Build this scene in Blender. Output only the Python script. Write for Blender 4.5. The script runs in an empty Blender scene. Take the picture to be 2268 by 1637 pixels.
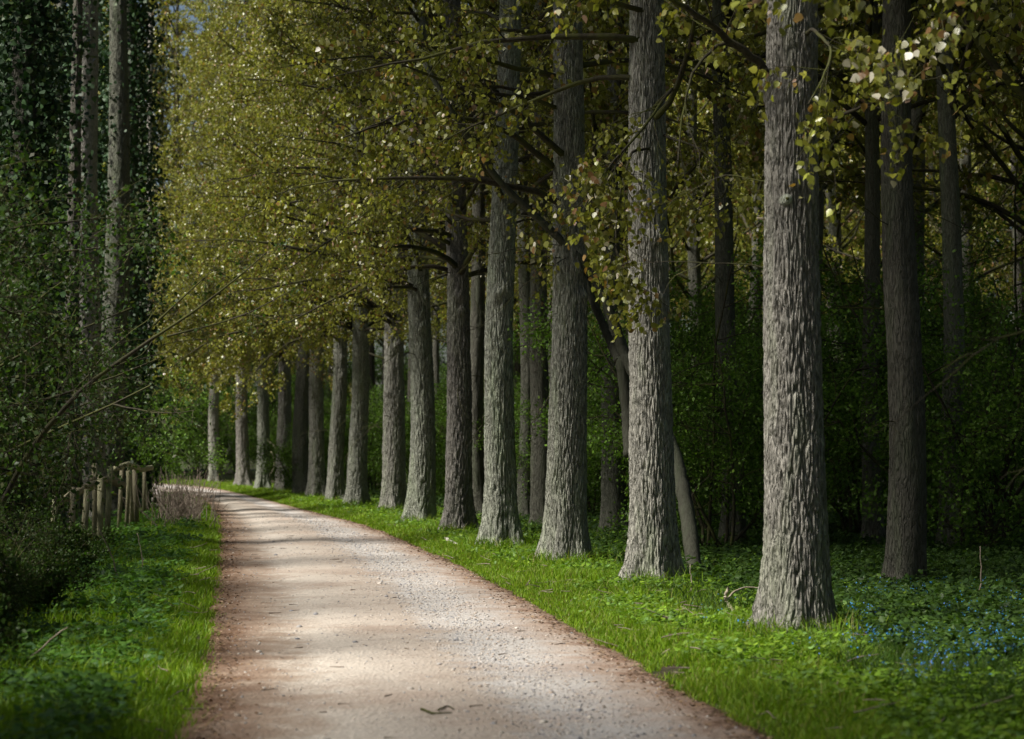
import bpy, math
import numpy as np
from mathutils import Vector, Matrix

# ------------------------------------------------------------------ camera
scene = bpy.context.scene
COL = scene.collection
F, CX, CY, HZ = 4408.0, 1133.5, 818.5, 985.0      # photo measured on a 2267 px wide view, 70 mm lens
CAMH = 1.6
PITCH = math.atan((HZ - CY) / F)
cam = bpy.data.cameras.new('camera')
cam.lens = 70; cam.sensor_width = 36; cam.clip_start = 0.1; cam.clip_end = 2000
cam.dof.use_dof = True; cam.dof.focus_distance = 23.0; cam.dof.aperture_fstop = 2.4
camo = bpy.data.objects.new('camera', cam); COL.objects.link(camo)
camo.location = (0, 0, CAMH); camo.rotation_euler = (math.pi / 2 + PITCH, 0, 0)
scene.camera = camo

# ------------------------------------------------------------------ sky, sun, exposure
SUN_EL, SUN_AZ = math.radians(47), math.radians(-109)   # azimuth from +Y, clockwise (negative: to the left)
SUNV = Vector((math.sin(SUN_AZ) * math.cos(SUN_EL), math.cos(SUN_AZ) * math.cos(SUN_EL), math.sin(SUN_EL)))
world = bpy.data.worlds.new('World'); scene.world = world; world.use_nodes = True
wn = world.node_tree; wn.nodes.clear()
sky = wn.nodes.new('ShaderNodeTexSky'); sky.sky_type = 'NISHITA'; sky.sun_disc = False
sky.sun_elevation = SUN_EL; sky.sun_rotation = SUN_AZ % (2 * math.pi)
sky.dust_density = 2.5; sky.ozone_density = 1.0; sky.air_density = 1.0
bg = wn.nodes.new('ShaderNodeBackground'); bg.inputs['Strength'].default_value = 0.05
wo = wn.nodes.new('ShaderNodeOutputWorld')
wn.links.new(sky.outputs[0], bg.inputs[0]); wn.links.new(bg.outputs[0], wo.inputs[0])
sun = bpy.data.lights.new('sun', 'SUN'); sun.energy = 5.0; sun.angle = math.radians(16.0); sun.color = (1.0, 0.955, 0.88)
suno = bpy.data.objects.new('sun', sun); COL.objects.link(suno)
suno.rotation_euler = SUNV.to_track_quat('Z', 'Y').to_euler(); suno.location = SUNV * 60
vs = scene.view_settings
vs.view_transform = 'Standard'; vs.look = 'None'; vs.gamma = 1.0; vs.use_curve_mapping = False; vs.exposure = 0.76
cy = scene.cycles
cy.max_bounces = 4; cy.diffuse_bounces = 2; cy.glossy_bounces = 1; cy.transmission_bounces = 3
cy.use_denoising = True; cy.caustics_reflective = False; cy.caustics_refractive = False
cy.sample_clamp_indirect = 4.0

# ------------------------------------------------------------------ pixel helpers
CP, SP = math.cos(PITCH), math.sin(PITCH)
def ray(u, v):
    a, b = (u - CX) / F, -(v - CY) / F
    return a, CP - b * SP, SP + b * CP
def ground(u, v, z=0.0):
    a, f, h = ray(u, v); t = (z - CAMH) / h
    return a * t, f * t
def at(u, v, Y):
    a, f, h = ray(u, v); t = Y / f
    return np.array((a * t, Y, CAMH + h * t))

# ------------------------------------------------------------------ noise
_p = np.random.default_rng(7).permutation(256); _p = np.concatenate([_p, _p, _p])
_g = np.random.default_rng(8).normal(size=(256, 3)); _g /= np.linalg.norm(_g, axis=1)[:, None]
def noise(x, y, z):
    x, y, z = np.broadcast_arrays(np.asarray(x, float), np.asarray(y, float), np.asarray(z, float))
    xi, yi, zi = np.floor(x).astype(int), np.floor(y).astype(int), np.floor(z).astype(int)
    xf, yf, zf = x - xi, y - yi, z - zi
    fu, fv, fw = [t * t * t * (t * (t * 6 - 15) + 10) for t in (xf, yf, zf)]
    def g(i, j, k):
        h = _p[_p[_p[(xi + i) & 255] + ((yi + j) & 255)] + ((zi + k) & 255)]
        v = _g[h]
        return v[..., 0] * (xf - i) + v[..., 1] * (yf - j) + v[..., 2] * (zf - k)
    l = lambda a, b, t: a + (b - a) * t
    return l(l(l(g(0,0,0), g(1,0,0), fu), l(g(0,1,0), g(1,1,0), fu), fv),
             l(l(g(0,0,1), g(1,0,1), fu), l(g(0,1,1), g(1,1,1), fu), fv), fw)

# ------------------------------------------------------------------ mesh helpers
def make_mesh(name, V, Fc, mat, col=None, smooth=False):
    V = np.asarray(V, np.float32); Fc = np.asarray(Fc, np.int32)
    k = Fc.shape[1]; n = len(Fc)
    me = bpy.data.meshes.new(name)
    me.vertices.add(len(V)); me.vertices.foreach_set('co', V.ravel())
    me.loops.add(n * k); me.loops.foreach_set('vertex_index', Fc.ravel())
    me.polygons.add(n); me.polygons.foreach_set('loop_start', np.arange(0, n * k, k, dtype=np.int32))
    me.polygons.foreach_set('loop_total', np.full(n, k, np.int32))
    if smooth: me.polygons.foreach_set('use_smooth', np.ones(n, bool))
    if col is not None:
        ca = me.color_attributes.new('Col', 'FLOAT_COLOR', 'POINT')
        c = np.ones((len(V), 4), np.float32); c[:, :3] = col
        ca.data.foreach_set('color', c.ravel())
    me.materials.append(mat); me.update(calc_edges=True)
    return me
def obj(name, me, parent=None, kind=None, loc=None):
    o = bpy.data.objects.new(name, me); COL.objects.link(o)
    if parent is not None: o.parent = parent
    if kind: o['kind'] = kind
    if loc is not None: o.location = loc
    return o
def tag(o, label, cat=None, group=None, kind=None):
    o['label'] = label
    if cat: o['category'] = cat
    if group: o['group'] = group
    if kind: o['kind'] = kind
    return o
def thing(name, label, cat, loc=(0, 0, 0), rz=0.0, s=1.0, group=None):
    o = bpy.data.objects.new(name, None); COL.objects.link(o); o.empty_display_size = 0.2
    o.location = loc; o.rotation_euler = (0, 0, rz)
    o.scale = (s, s, s) if not hasattr(s, '__len__') else s
    return tag(o, label, cat, group)

class Tubes:
    def __init__(self): self.V, self.F, self.n = [], [], 0
    def add(self, P, R, k=4):
        P = np.asarray(P, float); R = np.broadcast_to(np.asarray(R, float), (len(P),))
        T = np.gradient(P, axis=0); T /= np.linalg.norm(T, axis=1)[:, None] + 1e-9
        ref = np.array((0, 0, 1.0)) if abs(T[:, 2]).mean() < 0.8 else np.array((1.0, 0, 0))
        A = np.cross(T, ref); A /= np.linalg.norm(A, axis=1)[:, None] + 1e-9
        B = np.cross(T, A)
        th = np.arange(k) * 2 * math.pi / k
        ring = P[:, None, :] + R[:, None, None] * (np.cos(th)[None, :, None] * A[:, None, :] + np.sin(th)[None, :, None] * B[:, None, :])
        m = len(P)
        self.V.append(ring.reshape(-1, 3))
        i = np.arange(m - 1)[:, None] * k; j = np.arange(k)[None, :]; j2 = (j + 1) % k
        self.F.append(np.stack([i + j, i + j2, i + k + j2, i + k + j], -1).reshape(-1, 4) + self.n)
        cap = self.n + (m - 1) * k + np.arange(k); c0 = self.n + np.arange(k)[::-1]
        if k == 4: self.F.append(np.stack([cap, c0]))
        elif k > 4:
            for cc in (cap, c0):
                self.F.append(np.array([[cc[0], cc[q], cc[q + 1], cc[min(q + 2, k - 1)]] for q in range(1, k - 2, 2)]))
        self.n += m * k
    def mesh(self, name, mat, smooth=True):
        return make_mesh(name, np.concatenate(self.V), np.concatenate(self.F), mat, smooth=smooth)

def unit(v): return v / (np.linalg.norm(v, axis=-1, keepdims=True) + 1e-9)

def leaf_mesh(name, P, rng, mat, size, pal, wts, hang=0.6, ratio=0.8, hexa=False, jit=0.25, sizes=None):
    """P (N,3) stalk ends -> one mesh of folded leaves"""
    N = len(P)
    d = unit(rng.normal(size=(N, 3)) * (1 - hang) + np.array((0, 0, -1.0)) * hang + rng.normal(size=(N, 3)) * 0.15)
    s = unit(np.cross(d, rng.normal(size=(N, 3)))); nrm = np.cross(s, d)
    L = (size * rng.uniform(0.6, 1.25, N) if sizes is None else sizes)[:, None]; W = L * ratio
    fold = L * rng.uniform(-0.05, 0.18, (N, 1))
    if hexa:
        st = [(0, 0, 0), (0.12, -.42, 1), (0.45, -.5, 1), (1, 0, 0), (0.45, .5, 1), (0.12, .42, 1)]
        tri = [(0, 1, 2), (0, 2, 3), (0, 3, 4), (0, 4, 5)]
    else:
        st = [(0, 0, 0), (0.38, -.5, 1), (1, 0, 0), (0.38, .5, 1)]; tri = [(0, 1, 2), (0, 2, 3)]
    V = np.stack([P + d * L * a + s * W * b + nrm * fold * c for a, b, c in st], 1)
    k = len(st); base = np.arange(N)[:, None, None] * k
    Fc = (base + np.array(tri)[None]).reshape(-1, 3)
    pal = np.array(pal); idx = rng.choice(len(pal), N, p=np.array(wts) / sum(wts))
    c = pal[idx] * np.exp(rng.normal(0, jit, (N, 1)))
    return make_mesh(name, V.reshape(-1, 3), Fc, mat, np.repeat(np.clip(c, 0, 0.85), k, 0))

# ------------------------------------------------------------------ materials
def newmat(name):
    m = bpy.data.materials.new(name); m.use_nodes = True
    nt = m.node_tree; nt.nodes.clear()
    return m, nt, nt.nodes.new, nt.links.new
def leaf_mat(name, rough=0.45, trans=0.35, spec=0.4, tint=(1.0, 1.0, 0.7)):
    m, nt, N, L = newmat(name)
    o = N('ShaderNodeOutputMaterial'); a = N('ShaderNodeAttribute'); a.attribute_name = 'Col'
    p = N('ShaderNodeBsdfPrincipled'); p.inputs['Roughness'].default_value = rough
    p.inputs['Specular IOR Level'].default_value = spec
    t = N('ShaderNodeBsdfTranslucent'); mx = N('ShaderNodeMixShader'); mx.inputs[0].default_value = trans
    mul = N('ShaderNodeMix'); mul.data_type = 'RGBA'; mul.blend_type = 'MULTIPLY'; mul.inputs[0].default_value = 1
    mul.inputs[7].default_value = (*[min(1.0, x) for x in tint], 1)
    L(a.outputs['Color'], p.inputs['Base Color']); L(a.outputs['Color'], mul.inputs[6]); L(mul.outputs[2], t.inputs['Color'])
    L(p.outputs[0], mx.inputs[1]); L(t.outputs[0], mx.inputs[2]); L(mx.outputs[0], o.inputs[0])
    return m
def bark_mat(name, c0, c1, c2, fine=60.0, bump=0.9, lichen=0.5):
    m, nt, N, L = newmat(name)
    o = N('ShaderNodeOutputMaterial'); p = N('ShaderNodeBsdfPrincipled'); p.inputs['Roughness'].default_value = 0.9
    p.inputs['Specular IOR Level'].default_value = 0.15
    tc = N('ShaderNodeTexCoord'); mp = N('ShaderNodeMapping'); mp.inputs['Scale'].default_value = (1, 1, 0.2)
    oi = N('ShaderNodeObjectInfo'); L(tc.outputs['Object'], mp.inputs[0])
    addv = N('ShaderNodeVectorMath'); addv.operation = 'ADD'
    sc = N('ShaderNodeMath'); sc.operation = 'MULTIPLY'; sc.inputs[1].default_value = 37.0
    L(oi.outputs['Random'], sc.inputs[0]); L(mp.outputs[0], addv.inputs[0]); L(sc.outputs[0], addv.inputs[1])
    n1 = N('ShaderNodeTexNoise'); n1.inputs['Scale'].default_value = fine; n1.inputs['Detail'].default_value = 6
    n1.inputs['Roughness'].default_value = 0.65
    n2 = N('ShaderNodeTexNoise'); n2.inputs['Scale'].default_value = 5.0; n2.inputs['Detail'].default_value = 4
    n3 = N('ShaderNodeTexNoise'); n3.inputs['Scale'].default_value = 14.0; n3.inputs['Detail'].default_value = 5
    for n in (n1, n2, n3): L(addv.outputs[0], n.inputs['Vector'])
    r1 = N('ShaderNodeValToRGB'); r1.color_ramp.elements[0].position = 0.36; r1.color_ramp.elements[1].position = 0.62
    r1.color_ramp.elements[0].color = (*c0, 1); r1.color_ramp.elements[1].color = (*c1, 1)
    L(n1.outputs[0], r1.inputs[0])
    r2 = N('ShaderNodeValToRGB'); r2.color_ramp.elements[0].position = 0.5; r2.color_ramp.elements[1].position = 0.68
    r2.color_ramp.elements[0].color = (0, 0, 0, 1); r2.color_ramp.elements[1].color = (lichen,) * 3 + (1,)
    L(n2.outputs[0], r2.inputs[0])
    mx = N('ShaderNodeMix'); mx.data_type = 'RGBA'; mx.inputs[7].default_value = (*c2, 1)
    L(r2.outputs[0], mx.inputs[0]); L(r1.outputs[0], mx.inputs[6])
    # each tree a slightly different grey
    hv = N('ShaderNodeHueSaturation'); mr = N('ShaderNodeMapRange')
    mr.inputs[3].default_value = 0.78; mr.inputs[4].default_value = 1.2
    L(oi.outputs['Random'], mr.inputs[0]); L(mr.outputs[0], hv.inputs['Value']); L(mx.outputs[2], hv.inputs['Color'])
    hm = N('ShaderNodeMix'); hm.data_type = 'RGBA'; hm.blend_type = 'MULTIPLY'; hm.inputs[0].default_value = 1.0
    cr = N('ShaderNodeValToRGB'); cr.color_ramp.elements[0].color = (0.98, 0.95, 0.92, 1); cr.color_ramp.elements[1].color = (0.92, 1.0, 0.88, 1)
    fr = N('ShaderNodeMath'); fr.operation = 'FRACT'; f7 = N('ShaderNodeMath'); f7.operation = 'MULTIPLY'; f7.inputs[1].default_value = 7.31
    L(oi.outputs['Random'], f7.inputs[0]); L(f7.outputs[0], fr.inputs[0]); L(fr.outputs[0], cr.inputs[0])
    L(hv.outputs[0], hm.inputs[6]); L(cr.outputs[0], hm.inputs[7]); L(hm.outputs[2], p.inputs['Base Color'])
    n4 = N('ShaderNodeTexNoise'); n4.inputs['Scale'].default_value = 26.0; n4.inputs['Detail'].default_value = 3; L(addv.outputs[0], n4.inputs['Vector'])
    sb = N('ShaderNodeMath'); sb.operation = 'SUBTRACT'; sb.inputs[1].default_value = 0.5; L(n4.outputs[0], sb.inputs[0])
    ab = N('ShaderNodeMath'); ab.operation = 'ABSOLUTE'; L(sb.outputs[0], ab.inputs[0])
    rm = N('ShaderNodeMapRange'); rm.inputs[2].default_value = 0.09; rm.inputs[4].default_value = 1.3; L(ab.outputs[0], rm.inputs[0])
    am = N('ShaderNodeMath'); am.operation = 'MULTIPLY_ADD'; am.inputs[1].default_value = 0.9; L(n1.outputs[0], am.inputs[0]); L(rm.outputs[0], am.inputs[2])
    b = N('ShaderNodeBump'); b.inputs['Strength'].default_value = bump; b.inputs['Distance'].default_value = 0.025
    L(am.outputs[0], b.inputs['Height']); L(b.outputs[0], p.inputs['Normal']); L(p.outputs[0], o.inputs[0])
    return m
def noise_mat(name, c0, c1, scale=8.0, rough=0.85, bump=0.3, dist=0.01, c2=None, scale2=1.0):
    m, nt, N, L = newmat(name)
    o = N('ShaderNodeOutputMaterial'); p = N('ShaderNodeBsdfPrincipled'); p.inputs['Roughness'].default_value = rough
    p.inputs['Specular IOR Level'].default_value = 0.2
    tc = N('ShaderNodeTexCoord'); n = N('ShaderNodeTexNoise'); n.inputs['Scale'].default_value = scale; n.inputs['Detail'].default_value = 6
    L(tc.outputs['Object'], n.inputs['Vector'])
    r = N('ShaderNodeValToRGB'); r.color_ramp.elements[0].position = 0.35; r.color_ramp.elements[1].position = 0.65
    r.color_ramp.elements[0].color = (*c0, 1); r.color_ramp.elements[1].color = (*c1, 1)
    L(n.outputs[0], r.inputs[0]); out = r.outputs[0]
    if c2 is not None:
        n2 = N('ShaderNodeTexNoise'); n2.inputs['Scale'].default_value = scale2; n2.inputs['Detail'].default_value = 5
        L(tc.outputs['Object'], n2.inputs['Vector'])
        rr = N('ShaderNodeMapRange'); rr.inputs[1].default_value = 0.45; rr.inputs[2].default_value = 0.6
        L(n2.outputs[0], rr.inputs[0])
        mx = N('ShaderNodeMix'); mx.data_type = 'RGBA'; mx.inputs[7].default_value = (*c2, 1)
        L(rr.outputs[0], mx.inputs[0]); L(out, mx.inputs[6]); out = mx.outputs[2]
    L(out, p.inputs['Base Color'])
    b = N('ShaderNodeBump'); b.inputs['Strength'].default_value = bump; b.inputs['Distance'].default_value = dist
    L(n.outputs[0], b.inputs['Height']); L(b.outputs[0], p.inputs['Normal']); L(p.outputs[0], o.inputs[0])
    return m

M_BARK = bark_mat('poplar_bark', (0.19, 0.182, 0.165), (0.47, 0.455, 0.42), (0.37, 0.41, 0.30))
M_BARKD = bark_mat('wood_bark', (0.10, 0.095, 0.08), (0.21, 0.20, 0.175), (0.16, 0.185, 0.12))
M_TWIG = noise_mat('twig_bark', (0.030, 0.026, 0.018), (0.065, 0.057, 0.038), 30, 0.9, 0.2, 0.004, (0.07, 0.075, 0.022), 3)
M_SMOOTH = bark_mat('smooth_bark', (0.055, 0.052, 0.042), (0.09, 0.087, 0.072), (0.075, 0.09, 0.055), 30.0, 0.25)
M_DEAD = noise_mat('dead_wood', (0.30, 0.25, 0.18), (0.45, 0.39, 0.30), 25, 0.8, 0.4, 0.004)
M_LEAF = leaf_mat('poplar_leaf', 0.32, 0.42, 0.5, (1, 1, 0.55))
M_GREEN = leaf_mat('hedge_leaf', 0.5, 0.4, 0.3, (0.9, 1, 0.4))
M_IVY = leaf_mat('ivy_leaf', 0.55, 0.1, 0.25, (0.8, 1, 0.5))
M_GRASS = leaf_mat('grass_blade', 0.5, 0.4, 0.25, (0.95, 1, 0.3))
M_PETAL = leaf_mat('blue_petal', 0.6, 0.25, 0.2, (1, 1, 1))
PAL_POP = [(0.245, 0.245, 0.038), (0.275, 0.30, 0.048), (0.26, 0.16, 0.045), (0.18, 0.195, 0.034), (0.55, 0.52, 0.36), (0.42, 0.27, 0.19)]
W_POP = [38, 28, 8, 20, 3.5, 1.5]
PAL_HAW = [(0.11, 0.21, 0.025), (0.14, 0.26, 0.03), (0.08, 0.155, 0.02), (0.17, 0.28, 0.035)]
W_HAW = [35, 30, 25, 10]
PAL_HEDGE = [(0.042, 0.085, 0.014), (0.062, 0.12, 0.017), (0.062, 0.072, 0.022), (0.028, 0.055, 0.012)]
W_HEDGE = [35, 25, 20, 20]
PAL_IVY = [(0.018, 0.045, 0.014), (0.028, 0.06, 0.02), (0.045, 0.075, 0.02)]

# ------------------------------------------------------------------ the track's course (edges read off the photograph, on the ground)
RE = [ground(u, v) for u, v in [(1720, 1637), (1560, 1553), (1400, 1463), (1280, 1395), (1130, 1308), (1000, 1243), (900, 1198), (800, 1160), (700, 1136), (600, 1110), (520, 1090), (455, 1077)]]
LE = [ground(u, v) for u, v in [(395, 1637), (430, 1530), (455, 1420), (472, 1300), (484, 1200), (480, 1150), (458, 1120), (440, 1101)]]
ry = np.array([p[1] for p in RE]); rx = np.array([p[0] for p in RE])
ly = np.array([p[1] for p in LE]); lx = np.array([p[0] for p in LE])
YS = np.concatenate([np.linspace(2, 30, 113), np.linspace(30.5, 60, 60), np.linspace(61, 112, 52)])
def ext(y, ys, xs, far):
    ys = np.concatenate([[2.0], ys, [f[0] for f in far]]); xs = np.concatenate([[xs[0] + (xs[0] - xs[2]) / (ys[1] - ys[3]) * (2 - ys[1]) * 0.6], xs, [f[1] for f in far]])
    return np.interp(y, ys, xs)
def smooth(a, n=4):
    for _ in range(n): a = np.concatenate([[a[0]], 0.25 * a[:-2] + 0.5 * a[1:-1] + 0.25 * a[2:], [a[-1]]])
    return a
XR_T = smooth(ext(YS, ry, rx, [(86, -16.5), (96, -24), (112, -40)]))
XL_T = smooth(ext(YS, ly, lx, [(70, -13.8), (80, -20), (90, -28), (112, -48)]))
XR = lambda y: np.interp(y, YS, XR_T)
XL = lambda y: np.interp(y, YS, XL_T)

# ------------------------------------------------------------------ ground sheet and track
def gz(x, y):
    """ground height: nearly flat, a little hollow under the track, low banks beside it"""
    x = np.asarray(x, float); y = np.asarray(y, float)
    dr, dl = x - XR(y), XL(y) - x
    d = np.maximum(dr, dl)
    bank = np.clip(d / 0.6, 0, 1); bank = bank * bank * (3 - 2 * bank)
    h = -0.06 * np.clip(-d / 0.25, 0, 1) + bank * (0.03 + 0.05 * noise(x * 0.6, y * 0.6, 0.3) + 0.02 * noise(x * 2.2, y * 2.2, 9.1))
    return h + 0.0
def grid_mesh(name, xs, ys, mat):
    X, Y = np.meshgrid(xs, ys); Z = gz(X, Y)
    Z = np.where((np.abs(X) > 60) | (Y > 130) | (Y < -20), 0.0, Z)
    n, m = len(ys), len(xs); i = np.arange(n - 1)[:, None] * m; j = np.arange(m - 1)[None]
    Fc = np.stack([i + j, i + j + 1, i + m + j + 1, i + m + j], -1).reshape(-1, 4)
    return make_mesh(name, np.stack([X, Y, Z], -1).reshape(-1, 3), Fc, mat, smooth=True)
M_SOIL = noise_mat('woodland_soil', (0.030, 0.024, 0.014), (0.07, 0.055, 0.032), 9, 0.95, 0.6, 0.03, (0.035, 0.06, 0.014), 1.3)
xs = np.concatenate([[-600, -250, -120, -70], np.arange(-50, -14, 1.0), np.arange(-14, 10, 0.2), np.arange(10, 46, 1.0), [70, 120, 250, 600]])
ys = np.concatenate([[-300, -100, -40, -15, -5, 0, 4], np.arange(6, 40, 0.3), np.arange(40, 120, 1.0), [140, 200, 350, 800]])
g = obj('ground', grid_mesh('ground', xs, ys, M_SOIL)); tag(g, 'dark woodland soil under the trees and verges', kind='structure')

def track_mat():
    m, nt, N, L = newmat('gravel_track')
    o = N('ShaderNodeOutputMaterial'); p = N('ShaderNodeBsdfPrincipled'); p.inputs['Roughness'].default_value = 0.92
    p.inputs['Specular IOR Level'].default_value = 0.15
    uv = N('ShaderNodeUVMap'); uv.uv_map = 'UVMap'; sx = N('ShaderNodeSeparateXYZ'); L(uv.outputs[0], sx.inputs[0])
    tc = N('ShaderNodeTexCoord')
    def nz(scale, det=5, rough=0.6):
        n = N('ShaderNodeTexNoise'); n.inputs['Scale'].default_value = scale; n.inputs['Detail'].default_value = det
        n.inputs['Roughness'].default_value = rough; L(tc.outputs['Object'], n.inputs['Vector']); return n
    nb, nm, nf = nz(0.55, 5), nz(3.2, 6), nz(38, 4, 0.7)
    # across the track: leaf-brown edges, pale worn lanes, greyer loose gravel between
    wob = N('ShaderNodeMath'); wob.operation = 'MULTIPLY_ADD'; wob.inputs[1].default_value = 0.34; L(nm.outputs[0], wob.inputs[0])
    off = N('ShaderNodeMath'); off.operation = 'SUBTRACT'; off.inputs[1].default_value = 0.17; L(sx.outputs[0], off.inputs[0]); L(off.outputs[0], wob.inputs[2])
    cr = N('ShaderNodeValToRGB'); e = cr.color_ramp.elements
    e[0].position = 0.0; e[0].color = (0.10, 0.055, 0.033, 1); e[1].position = 1.0; e[1].color = (0.11, 0.065, 0.042, 1)
    for pos, c in [(0.07, (0.19, 0.12, 0.08)), (0.17, (0.32, 0.245, 0.185)), (0.29, (0.51, 0.455, 0.39)), (0.44, (0.45, 0.39, 0.33)), (0.56, (0.39, 0.33, 0.275)),
                   (0.66, (0.46, 0.435, 0.41)), (0.77, (0.44, 0.41, 0.38)), (0.89, (0.36, 0.285, 0.23)), (0.955, (0.24, 0.16, 0.115))]:
        q = e.new(pos); q.color = (*c, 1)
    L(wob.outputs[0], cr.inputs[0])
    # gravel speckle
    vo = N('ShaderNodeTexVoronoi'); vo.inputs['Scale'].default_value = 34; L(tc.outputs['Object'], vo.inputs['Vector'])
    bw = N('ShaderNodeRGBToBW'); L(vo.outputs['Color'], bw.inputs[0])
    sp = N('ShaderNodeMapRange'); sp.inputs[3].default_value = 0.66; sp.inputs[4].default_value = 1.34; L(bw.outputs[0], sp.inputs[0])
    spk = N('ShaderNodeMix'); spk.data_type = 'RGBA'; spk.blend_type = 'MULTIPLY'
    msk = N('ShaderNodeMapRange'); msk.inputs[1].default_value = 0.42; msk.inputs[2].default_value = 0.62; L(nm.outputs[0], msk.inputs[0])
    L(msk.outputs[0], spk.inputs[0]); L(cr.outputs[0], spk.inputs[6]); L(sp.outputs[0], spk.inputs[7])
    # broad damp and rusty patches
    pr = N('ShaderNodeMapRange'); pr.inputs[1].default_value = 0.5; pr.inputs[2].default_value = 0.72; pr.inputs[4].default_value = 0.55; L(nb.outputs[0], pr.inputs[0])
    pt = N('ShaderNodeMix'); pt.data_type = 'RGBA'; pt.inputs[7].default_value = (0.29, 0.20, 0.145, 1)
    L(pr.outputs[0], pt.inputs[0]); L(spk.outputs[2], pt.inputs[6])
    nr = N('ShaderNodeMapRange'); nr.inputs[3].default_value = 0.62; nr.inputs[4].default_value = 1.38; L(nf.outputs[0], nr.inputs[0])
    fm = N('ShaderNodeMix'); fm.data_type = 'RGBA'; fm.blend_type = 'MULTIPLY'; fm.inputs[0].default_value = 1
    L(pt.outputs[2], fm.inputs[6]); L(nr.outputs[0], fm.inputs[7]); L(fm.outputs[2], p.inputs['Base Color'])
    ad = N('ShaderNodeMath'); ad.operation = 'MULTIPLY_ADD'; ad.inputs[1].default_value = 0.6; L(nf.outputs[0], ad.inputs[0]); L(vo.outputs['Distance'], ad.inputs[2])
    b = N('ShaderNodeBump'); b.inputs['Strength'].default_value = 0.6; b.inputs['Distance'].default_value = 0.014
    L(ad.outputs[0], b.inputs['Height']); L(b.outputs[0], p.inputs['Normal']); L(p.outputs[0], o.inputs[0])
    return m
NU = 44
U = np.linspace(0, 1, NU)
YT = np.concatenate([np.arange(2, 32, 0.07), np.arange(32, 60, 0.2), np.arange(60, 112, 0.5)])
def track_z(x, y, u):
    z = 0.010 + 0.035 * np.sin(np.pi * u) + 0.018 * noise(x * 1.4, y * 1.4, 3.3) + 0.012 * noise(x * 3, y * 3, 1.2)
    z -= 0.020 * np.exp(-((u - 0.24) / 0.09) ** 2) + 0.022 * np.exp(-((u - 0.70) / 0.09) ** 2)
    edge = np.minimum(u, 1 - u)
    return z - 0.03 * np.clip(1 - edge / 0.03, 0, 1)
Yg, Ug = np.meshgrid(YT, U, indexing='ij')
wig = 0.10
wl, wr = XL(Yg[:, :1]) - 0.05, XR(Yg[:, :1]) + 0.05
Xg = wl + (wr - wl) * Ug
Xg = Xg + (0.13 * noise(0.3, Yg * 0.7, 2.0) + 0.07 * noise(4.3, Yg * 2.3, 5.0)) * np.abs(2 * Ug - 1) ** 3
Zg = track_z(Xg, Yg, Ug)
n, m_ = Xg.shape; i = np.arange(n - 1)[:, None] * m_; j = np.arange(m_ - 1)[None]
Fc = np.stack([i + j, i + j + 1, i + m_ + j + 1, i + m_ + j], -1).reshape(-1, 4)
me = make_mesh('track', np.stack([Xg, Yg, Zg], -1).reshape(-1, 3), Fc, track_mat(), smooth=True)
uvl = me.uv_layers.new(name='UVMap'); fl = Fc.ravel()
uvl.data.foreach_set('uv', np.stack([Ug.ravel()[fl], Yg.ravel()[fl]], -1).astype(np.float32).ravel())
track = obj('path', me); tag(track, 'pale gravel track curving away to the left between the trees', kind='structure')

rng = np.random.default_rng(11)
ICO = None
def ico():
    import bmesh
    bm = bmesh.new(); bmesh.ops.create_icosphere(bm, subdivisions=1, radius=1)
    V = np.array([v.co[:] for v in bm.verts]); Fx = np.array([[v.index for v in f.verts] for f in bm.faces]); bm.free()
    return V, Fx
IV, IF = ico()
M_STONE = leaf_mat('pebble', 0.85, 0.0, 0.2)
PAL_ST = [(0.50, 0.45, 0.40), (0.42, 0.40, 0.385), (0.56, 0.51, 0.45), (0.28, 0.28, 0.29), (0.46, 0.38, 0.31)]
stone_meshes = []
for k in range(12):
    V = IV * (1 + 0.22 * rng.normal(size=(len(IV), 1))) * np.array((1, rng.uniform(.65, 1), rng.uniform(.4, .65)))
    stone_meshes.append(make_mesh('stone', V, IF, M_STONE, np.array(PAL_ST[k % 5]) * rng.uniform(.8, 1.15)))
def track_pt(y, u):
    x = XL(y) + (XR(y) - XL(y)) * u
    return x, track_z(x, y, u)
cnt = 0
while cnt < 260:
    y = 9.5 * (40 / 9.5) ** rng.random(); lane = rng.choice(3, p=[.55, .2, .25])
    u = [rng.normal(.68, .09), rng.normal(.3, .12), rng.uniform(.05, .97)][lane]
    if not 0.03 < u < .97: continue
    x, z = track_pt(y, u); s = min(0.032, 0.0095 * math.exp(rng.normal(0.1, .42)) * (1 + y / 60))
    o = obj('stone', stone_meshes[rng.integers(12)], track, loc=(x, y, float(z) + s * .05)); o.scale = (s, s, s); o.rotation_euler = (rng.normal(0, .2), rng.normal(0, .2), rng.uniform(0, 6.3)); cnt += 1
n = 12000
y = 9.5 * (45 / 9.5) ** rng.random(n); u = np.clip(np.where(rng.random(n) < .72, rng.normal(.69, .075, n), rng.uniform(.04, .96, n)), .03, .97)
x, z = track_pt(y, u); s = 0.0048 * np.exp(rng.normal(0, .35, n)) * (1 + y / 40)
V = IV[None] * (1 + .2 * rng.normal(size=(n, len(IV), 1))) * s[:, None, None] * np.array((1, .9, .6)) + np.stack([x, y, z + s * .2], -1)[:, None, :]
c = np.repeat(np.array(PAL_ST)[rng.integers(0, 5, n)] * rng.uniform(.75, 1.2, (n, 1)), len(IV), 0)
obj('gravel', make_mesh('gravel', V.reshape(-1, 3), (np.arange(n)[:, None, None] * len(IV) + IF[None]).reshape(-1, 3), M_STONE, c), track, 'stuff')

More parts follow.
